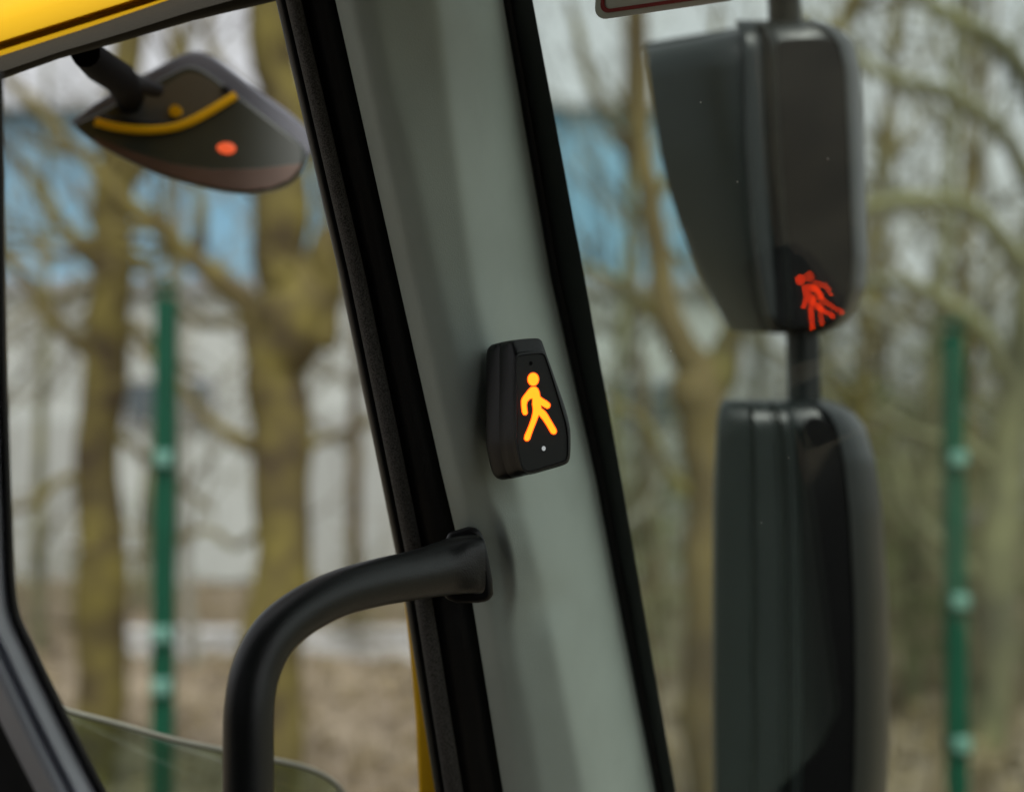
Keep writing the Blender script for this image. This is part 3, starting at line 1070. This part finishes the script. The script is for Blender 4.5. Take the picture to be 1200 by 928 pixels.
# forked tree right of the pillar
hero("bare_tree", 8.6,
     [(838, 1000, 66), (836, 850, 64), (832, 700, 60), (828, 580, 58), (826, 500, 58), (822, 455, 62), (808, 425, 48), (792, 390, 36), (775, 320, 32), (762, 250, 28), (755, 180, 26), (750, 90, 24), (746, 10, 20), (742, -120, 16)],
     [[(828, 470, 44), (845, 420, 36), (862, 360, 32), (885, 280, 30), (910, 200, 28), (960, 90, 24), (1000, 0, 18), (1040, -100, 12)],
      [(790, 390, 20), (750, 350, 15), (700, 320, 12), (650, 300, 9)],
      [(757, 200, 18), (720, 150, 14), (690, 90, 11), (665, 0, 9)],
      [(760, 240, 14), (800, 180, 11), (830, 90, 9), (840, 0, 7)],
      [(828, 600, 20), (790, 560, 14), (760, 500, 11), (715, 470, 8)],
      [(834, 640, 18), (870, 600, 13), (905, 570, 10), (960, 540, 8)]],
     M_BARK2, M_BARK1, "forked bare tree between the grey pillar and the door mirrors", 21)
# tree arching over the right side
hero("bare_tree", 10.5,
     [(1150, 1000, 50), (1155, 850, 46), (1165, 700, 44), (1180, 560, 42), (1196, 420, 40), (1215, 300, 36), (1240, 150, 30), (1260, 0, 24)],
     [[(1190, 450, 26), (1140, 380, 22), (1080, 340, 19), (1030, 330, 16), (980, 340, 12)],
      [(1205, 330, 26), (1150, 250, 22), (1090, 235, 20), (1030, 240, 17), (970, 270, 12)],
      [(1222, 240, 26), (1180, 160, 22), (1110, 110, 20), (1050, 95, 17), (990, 60, 14), (940, 10, 10)],
      [(1235, 150, 26), (1180, 60, 24), (1110, 20, 20), (1060, -20, 16)],
      [(1180, 560, 20), (1130, 520, 16), (1080, 510, 12), (1020, 480, 9)],
      [(1165, 700, 18), (1110, 640, 14), (1070, 600, 11), (1050, 540, 8)]],
     M_BARK3, M_BARK3, "leaning mossy tree at the right edge with limbs reaching towards the mirrors", 33, dens=2.4)


# smaller woodland trees behind, a few prototypes copied
def wood_proto(seed, h, r, mt, mb, label, loc):
    rng = random.Random(seed)
    base = Vector((0, 0, 0))
    tp, tr = wander((0, 0, -.2), (rng.uniform(-.08, .08), 0, 1), h, r, r * .25, 10, .07, .05, rng)
    acc = []
    for k in range(13):
        t = rng.uniform(.2, .95)
        i = int(t * 9)
        p = tp[i]
        a = rng.uniform(0, 6.28)
        L = h * rng.uniform(.22, .42) * (1.15 - t * .6)
        q, s = wander(p, (math.cos(a), math.sin(a), rng.uniform(.25, 1.0)), L, tr[i] * .55, .008, 7, .2, .03, rng)
        acc.append((q, s))
        grow_twigs(q, s, 1, acc, rng, 2.0)
    root = tree("bare_tree", base, [(tp, tr)], acc, mt, mb, label)
    root.location = loc
    return root


def copy_tree(o, parent=None):
    c = o.copy()
    COL.objects.link(c)
    if parent: c.parent = parent
    for ch in o.children: copy_tree(ch, c)
    return c


GRP = "bare woodland trees beyond the fence"
protos = [wood_proto(101, 8.5, .11, M_BARK2, M_TWIG, "x", (0, 0, 0)), wood_proto(102, 7.0, .08, M_BARK3, M_TWIG, "x", (0, 0, 0)),
          wood_proto(103, 9.5, .13, M_BARK1, M_BARK1, "x", (0, 0, 0)), wood_proto(104, 6.0, .06, M_TWIG, M_TWIG, "x", (0, 0, 0))]
used = [False] * 4


def at(px, Y):
    return ((px - 600) / FPX * Y, Y, 0)


spots = [  # px, distance, prototype, scale, label
    (50, 15, 1, 1.0, "thin grey bare tree standing nearest the curved door frame"),
    (235, 14, 3, 1.1, "thin sapling in front of the white wall between the two left trees"),
    (420, 16, 0, .9, "bare tree half hidden by the black door seal above the grab handle"),
    (700, 14, 1, 1.1, "grey bare tree just right of the windscreen seal"),
    (770, 18, 0, 1.1, "brown bare tree behind the forked tree right of the pillar"),
    (880, 16, 3, 1.3, "sapling seen through the gap between the two door mirrors"),
    (1012, 15, 2, .95, "mossy bare tree right behind the edge of the upper mirror"),
    (1065, 12, 1, 1.2, "grey bare tree between the mirrors and the right green post"),
    (1090, 20, 0, 1.1, "distant brown tree just left of the right green post"),
    (1140, 16, 2, 1.0, "mossy bare tree just right of the right green post"),
    (1185, 14, 3, 1.4, "many twigged sapling at the right edge of the view"),
    (1160, 24, 0, 1.2, "farthest brown tree on the right edge of the wood"),
    (330, 18, 1, 1.0, "grey bare tree behind the thick forked mossy tree"),
    (-20, 18, 0, 1.1, "brown bare tree at the left edge of the view"),
    (165, 19, 1, 1.3, "tall grey bare tree close behind the left green fence post"),
    (1040, 24, 2, 1.1, "distant mossy tree behind the lower mirror"),
    (960, 21, 1, 1.4, "grey tree behind both door mirrors"),
]
for px, Y, k, s, lab in spots:
    o = protos[k] if not used[k] else copy_tree(protos[k])
    used[k] = True
    o.location = at(px, Y)
    o.rotation_euler = (0, 0, random.uniform(0, 6.28))
    o.scale = (s, s, s)
    o['label'] = lab
    o['group'] = GRP


# undergrowth bushes: bundles of stems
def bush_proto(seed, leafy):
    rng = random.Random(seed)
    root = empty("bare_bush", (0, 0, 0), "x", "bush")
    acc = []
    for k in range(20):
        a = rng.uniform(0, 6.28)
        q, s = wander((math.cos(a) * .2, math.sin(a) * .2, -.1), (math.cos(a) * .55, math.sin(a) * .55, 1), rng.uniform(1.2, 2.3), .012, .004, 6, .16, .03, rng)
        acc.append((q, s))
        grow_twigs(q, s, 1, acc, rng, 3.0)
    v, f = mesh_of(acc)
    obj("stems", v, f, M_BUSH, root, smooth=60, origin=Vector((0, 0, 0)))
    lv, lf = [], []
    for k in range(leafy):
        q, s = acc[rng.randrange(len(acc))]
        p = q[rng.randrange(2, len(q))] + Vector((rng.uniform(-.06, .06), rng.uniform(-.06, .06), rng.uniform(-.06, .06)))
        u = Vector((rng.uniform(-1, 1), rng.uniform(-1, 1), rng.uniform(-1, 1))).normalized() * rng.uniform(.03, .06)
        w2 = u.orthogonal().normalized() * u.length * .6
        i = len(lv); lv += [p - u, p + w2, p + u, p - w2]; lf.append((i, i + 1, i + 2, i + 3))
    obj("foliage", lv, lf, M_LEAF, root, smooth=0, origin=Vector((0, 0, 0)))
    return root


bp = [bush_proto(5, 500), bush_proto(6, 1100)]
ub = [False, False]
bspots = [
    (60, 17, 0, .8, "low twiggy bush left of the slim straight tree"),
    (455, 15, 0, .7, "low bush behind the lower door seal"),
    (690, 12.5, 0, .9, "twiggy bush just right of the windscreen seal, low down"),
    (740, 16, 1, 1.1, "leafy bush left of the forked tree by the mirrors"),
    (800, 19, 0, 1.3, "tall bush behind the forked tree near the mirrors"),
    (880, 14, 1, 1.0, "bush behind the lower door mirror"),
    (1062, 13, 1, 1.0, "leafy bush between lower mirror and right green post"),
    (1090, 17, 0, 1.3, "twiggy bush behind the right green post"),
    (1150, 12, 0, 1.0, "twiggy bush right of the right green post"),
    (1190, 15, 1, 1.3, "leafy bush at the right edge of the view"),
    (1130, 22, 1, 1.7, "tall distant bush right of the right green post"),
    (1010, 20, 1, 1.5, "tall distant bush at the edge of the lower mirror"),
    (720, 23, 1, 1.5, "distant bush in front of the white wall right of the pillar"),
]
for px, Y, k, s, lab in bspots:
    o = bp[k] if not ub[k] else copy_tree(bp[k])
    ub[k] = True
    o.location = at(px, Y)
    o.rotation_euler = (0, 0, random.uniform(0, 6.28))
    o.scale = (s, s, s)
    o['label'] = lab
    o['group'] = "bushes under the trees"

# far wood on the right
rng = random.Random(77)
acc = []
for k in range(60):
    Y = rng.uniform(30, 46)
    x = rng.uniform(.12, .50) * Y
    q, s = wander((x, Y, -.2), (rng.uniform(-.12, .12), 0, 1), rng.uniform(3, 8), rng.uniform(.05, .11), .02, 7, .08, .03, rng)
    acc.append((q, s))
    grow_twigs(q, s, 0, acc, rng, 1.6)
    if k % 1 == 0:
        for _ in range(3):
            q2, s2 = wander((x + rng.uniform(-1, 1), Y - 2, 0), (rng.uniform(-1, 1), rng.uniform(-1, 1), 1.1), rng.uniform(2, 4), .03, .01, 5, .2, 0, rng)
            acc.append((q2, s2)); grow_twigs(q2, s2, 0, acc, rng, 4.0)
v, f = mesh_of(acc)
fw = obj("far_wood", v, f, M_TWIG, None, smooth=0, origin=Vector((12, 36, 0)))
fw['kind'] = 'stuff'; fw['label'] = "far mass of bare trees closing the view on the right"; fw['category'] = "woodland"

# ------------------------------------------------------------------ fence posts
def post(px, ytop, Y, label, clips, lean=0):
    x = (px - 600) / FPX * Y
    zt = (P(px, ytop, Y)).z
    root = empty("fence_post", (x, Y, 0), label, "fence post", "green fence posts")
    v, f = box((x, Y, (zt - .02) / 2 - .1), .062, .062, zt + .18 - .02)
    obj("post", v, f, M_POST, root, smooth=0, bevel=.006, origin=Vector((x, Y, 0)))
    v, f = box((x, Y, zt), .068, .068, .022)
    obj("cap", v, f, M_POST, root, smooth=0, bevel=.008)
    for cy in clips:
        z = P(px, cy, Y).z
        v, f = box((x + .004, Y - .043, z), .055, .026, .045)
        obj("clip", v, f, M_CLIP, root, smooth=0, bevel=.008)
    return root


post(194, 338, 4.3, "green metal fence post in front of the two left trees", (537, 740, 800))
post(1117, 380, 4.6, "green metal fence post right of the door mirrors", (537, 702, 866))

# ------------------------------------------------------------------ low pale wall and warehouse
root = empty("low_wall", at(330, 15), "low pale concrete wall running behind the left trees", "wall")
v, f = box(((330 - 600) / FPX * 15, 15, .07), 3.6, .22, .30)
obj("wall_body", v, f, M_CONC, root, smooth=0, bevel=.02)
v, f = box(((330 - 600) / FPX * 15, 15, .25), 3.7, .30, .06)
obj("coping", v, f, M_CONC, root, smooth=0, bevel=.015)

BY = 23.0
zy = lambda py: P(600, py, BY).z
x0, x1 = (-420 - 600) / FPX * BY, (868 - 600) / FPX * BY
zw, zb = zy(335), zy(128)
wh = empty("warehouse", ((x0 + x1) / 2, BY, 0), "long white warehouse with blue upper cladding behind the trees", "warehouse")
wd = x1 - x0


def ribbed(xa, xb, za, zb_, y, pitch, dep):
    rows_lo, n = [], int((xb - xa) / pitch)
    for i in range(n):
        a = xa + i * pitch
        rows_lo += [(a, y), (a + pitch * .6, y), (a + pitch * .68, y + dep), (a + pitch * .92, y + dep)]
    rows_lo.append((xb, y))
    lo = [Vector((a, b, za)) for a, b in rows_lo]; hi = [Vector((a, b, zb_)) for a, b in rows_lo]
    return loft([lo, hi])


v, f = box(((x0 + x1) / 2, BY + 6.1, zb / 2), wd - .1, 12, zb - .05)
obj("wall_core", v, f, M_WALL, wh, smooth=0)
v, f = ribbed(x0, x1, 0, zw, BY, .35, .05)
wl = obj("white_wall", v, f, M_WALL, wh, smooth=0)
v, f = ribbed(x0, x1, zw + .04, zb, BY - .06, .5, .05)
bl = obj("blue_cladding", v, f, M_BLUE, wh, smooth=0)
v, f = box(((x0 + x1) / 2, BY - .1, zw + .02), wd + .1, .14, .16)
obj("flashing", v, f, M_ROOF, wh, smooth=0)
v, f = box(((x0 + x1) / 2, BY + 6, zb + .08), wd + .4, 12.6, .16)
obj("roof", v, f, M_ROOF, wh, smooth=0)
for px_, w_, h_ in ((30, 2.6, 2.6), (440, 2.8, 2.8)):
    xx = (px_ - 600) / FPX * BY
    d = obj("roller_door", *box((xx, BY - .05, h_ / 2), w_, .06, h_), M_SHUT, wh, smooth=0)
for px_ in (-90, 200, 560, 760):
    xx = (px_ - 600) / FPX * BY
    fr = obj("window", *box((xx, BY - .04, 2.9), 1.5, .06, .75), M_ROOF, wh, smooth=0)
    obj("pane", *box((xx, BY - .075, 2.9), 1.38, .02, .63), M_WIN, fr, smooth=0)
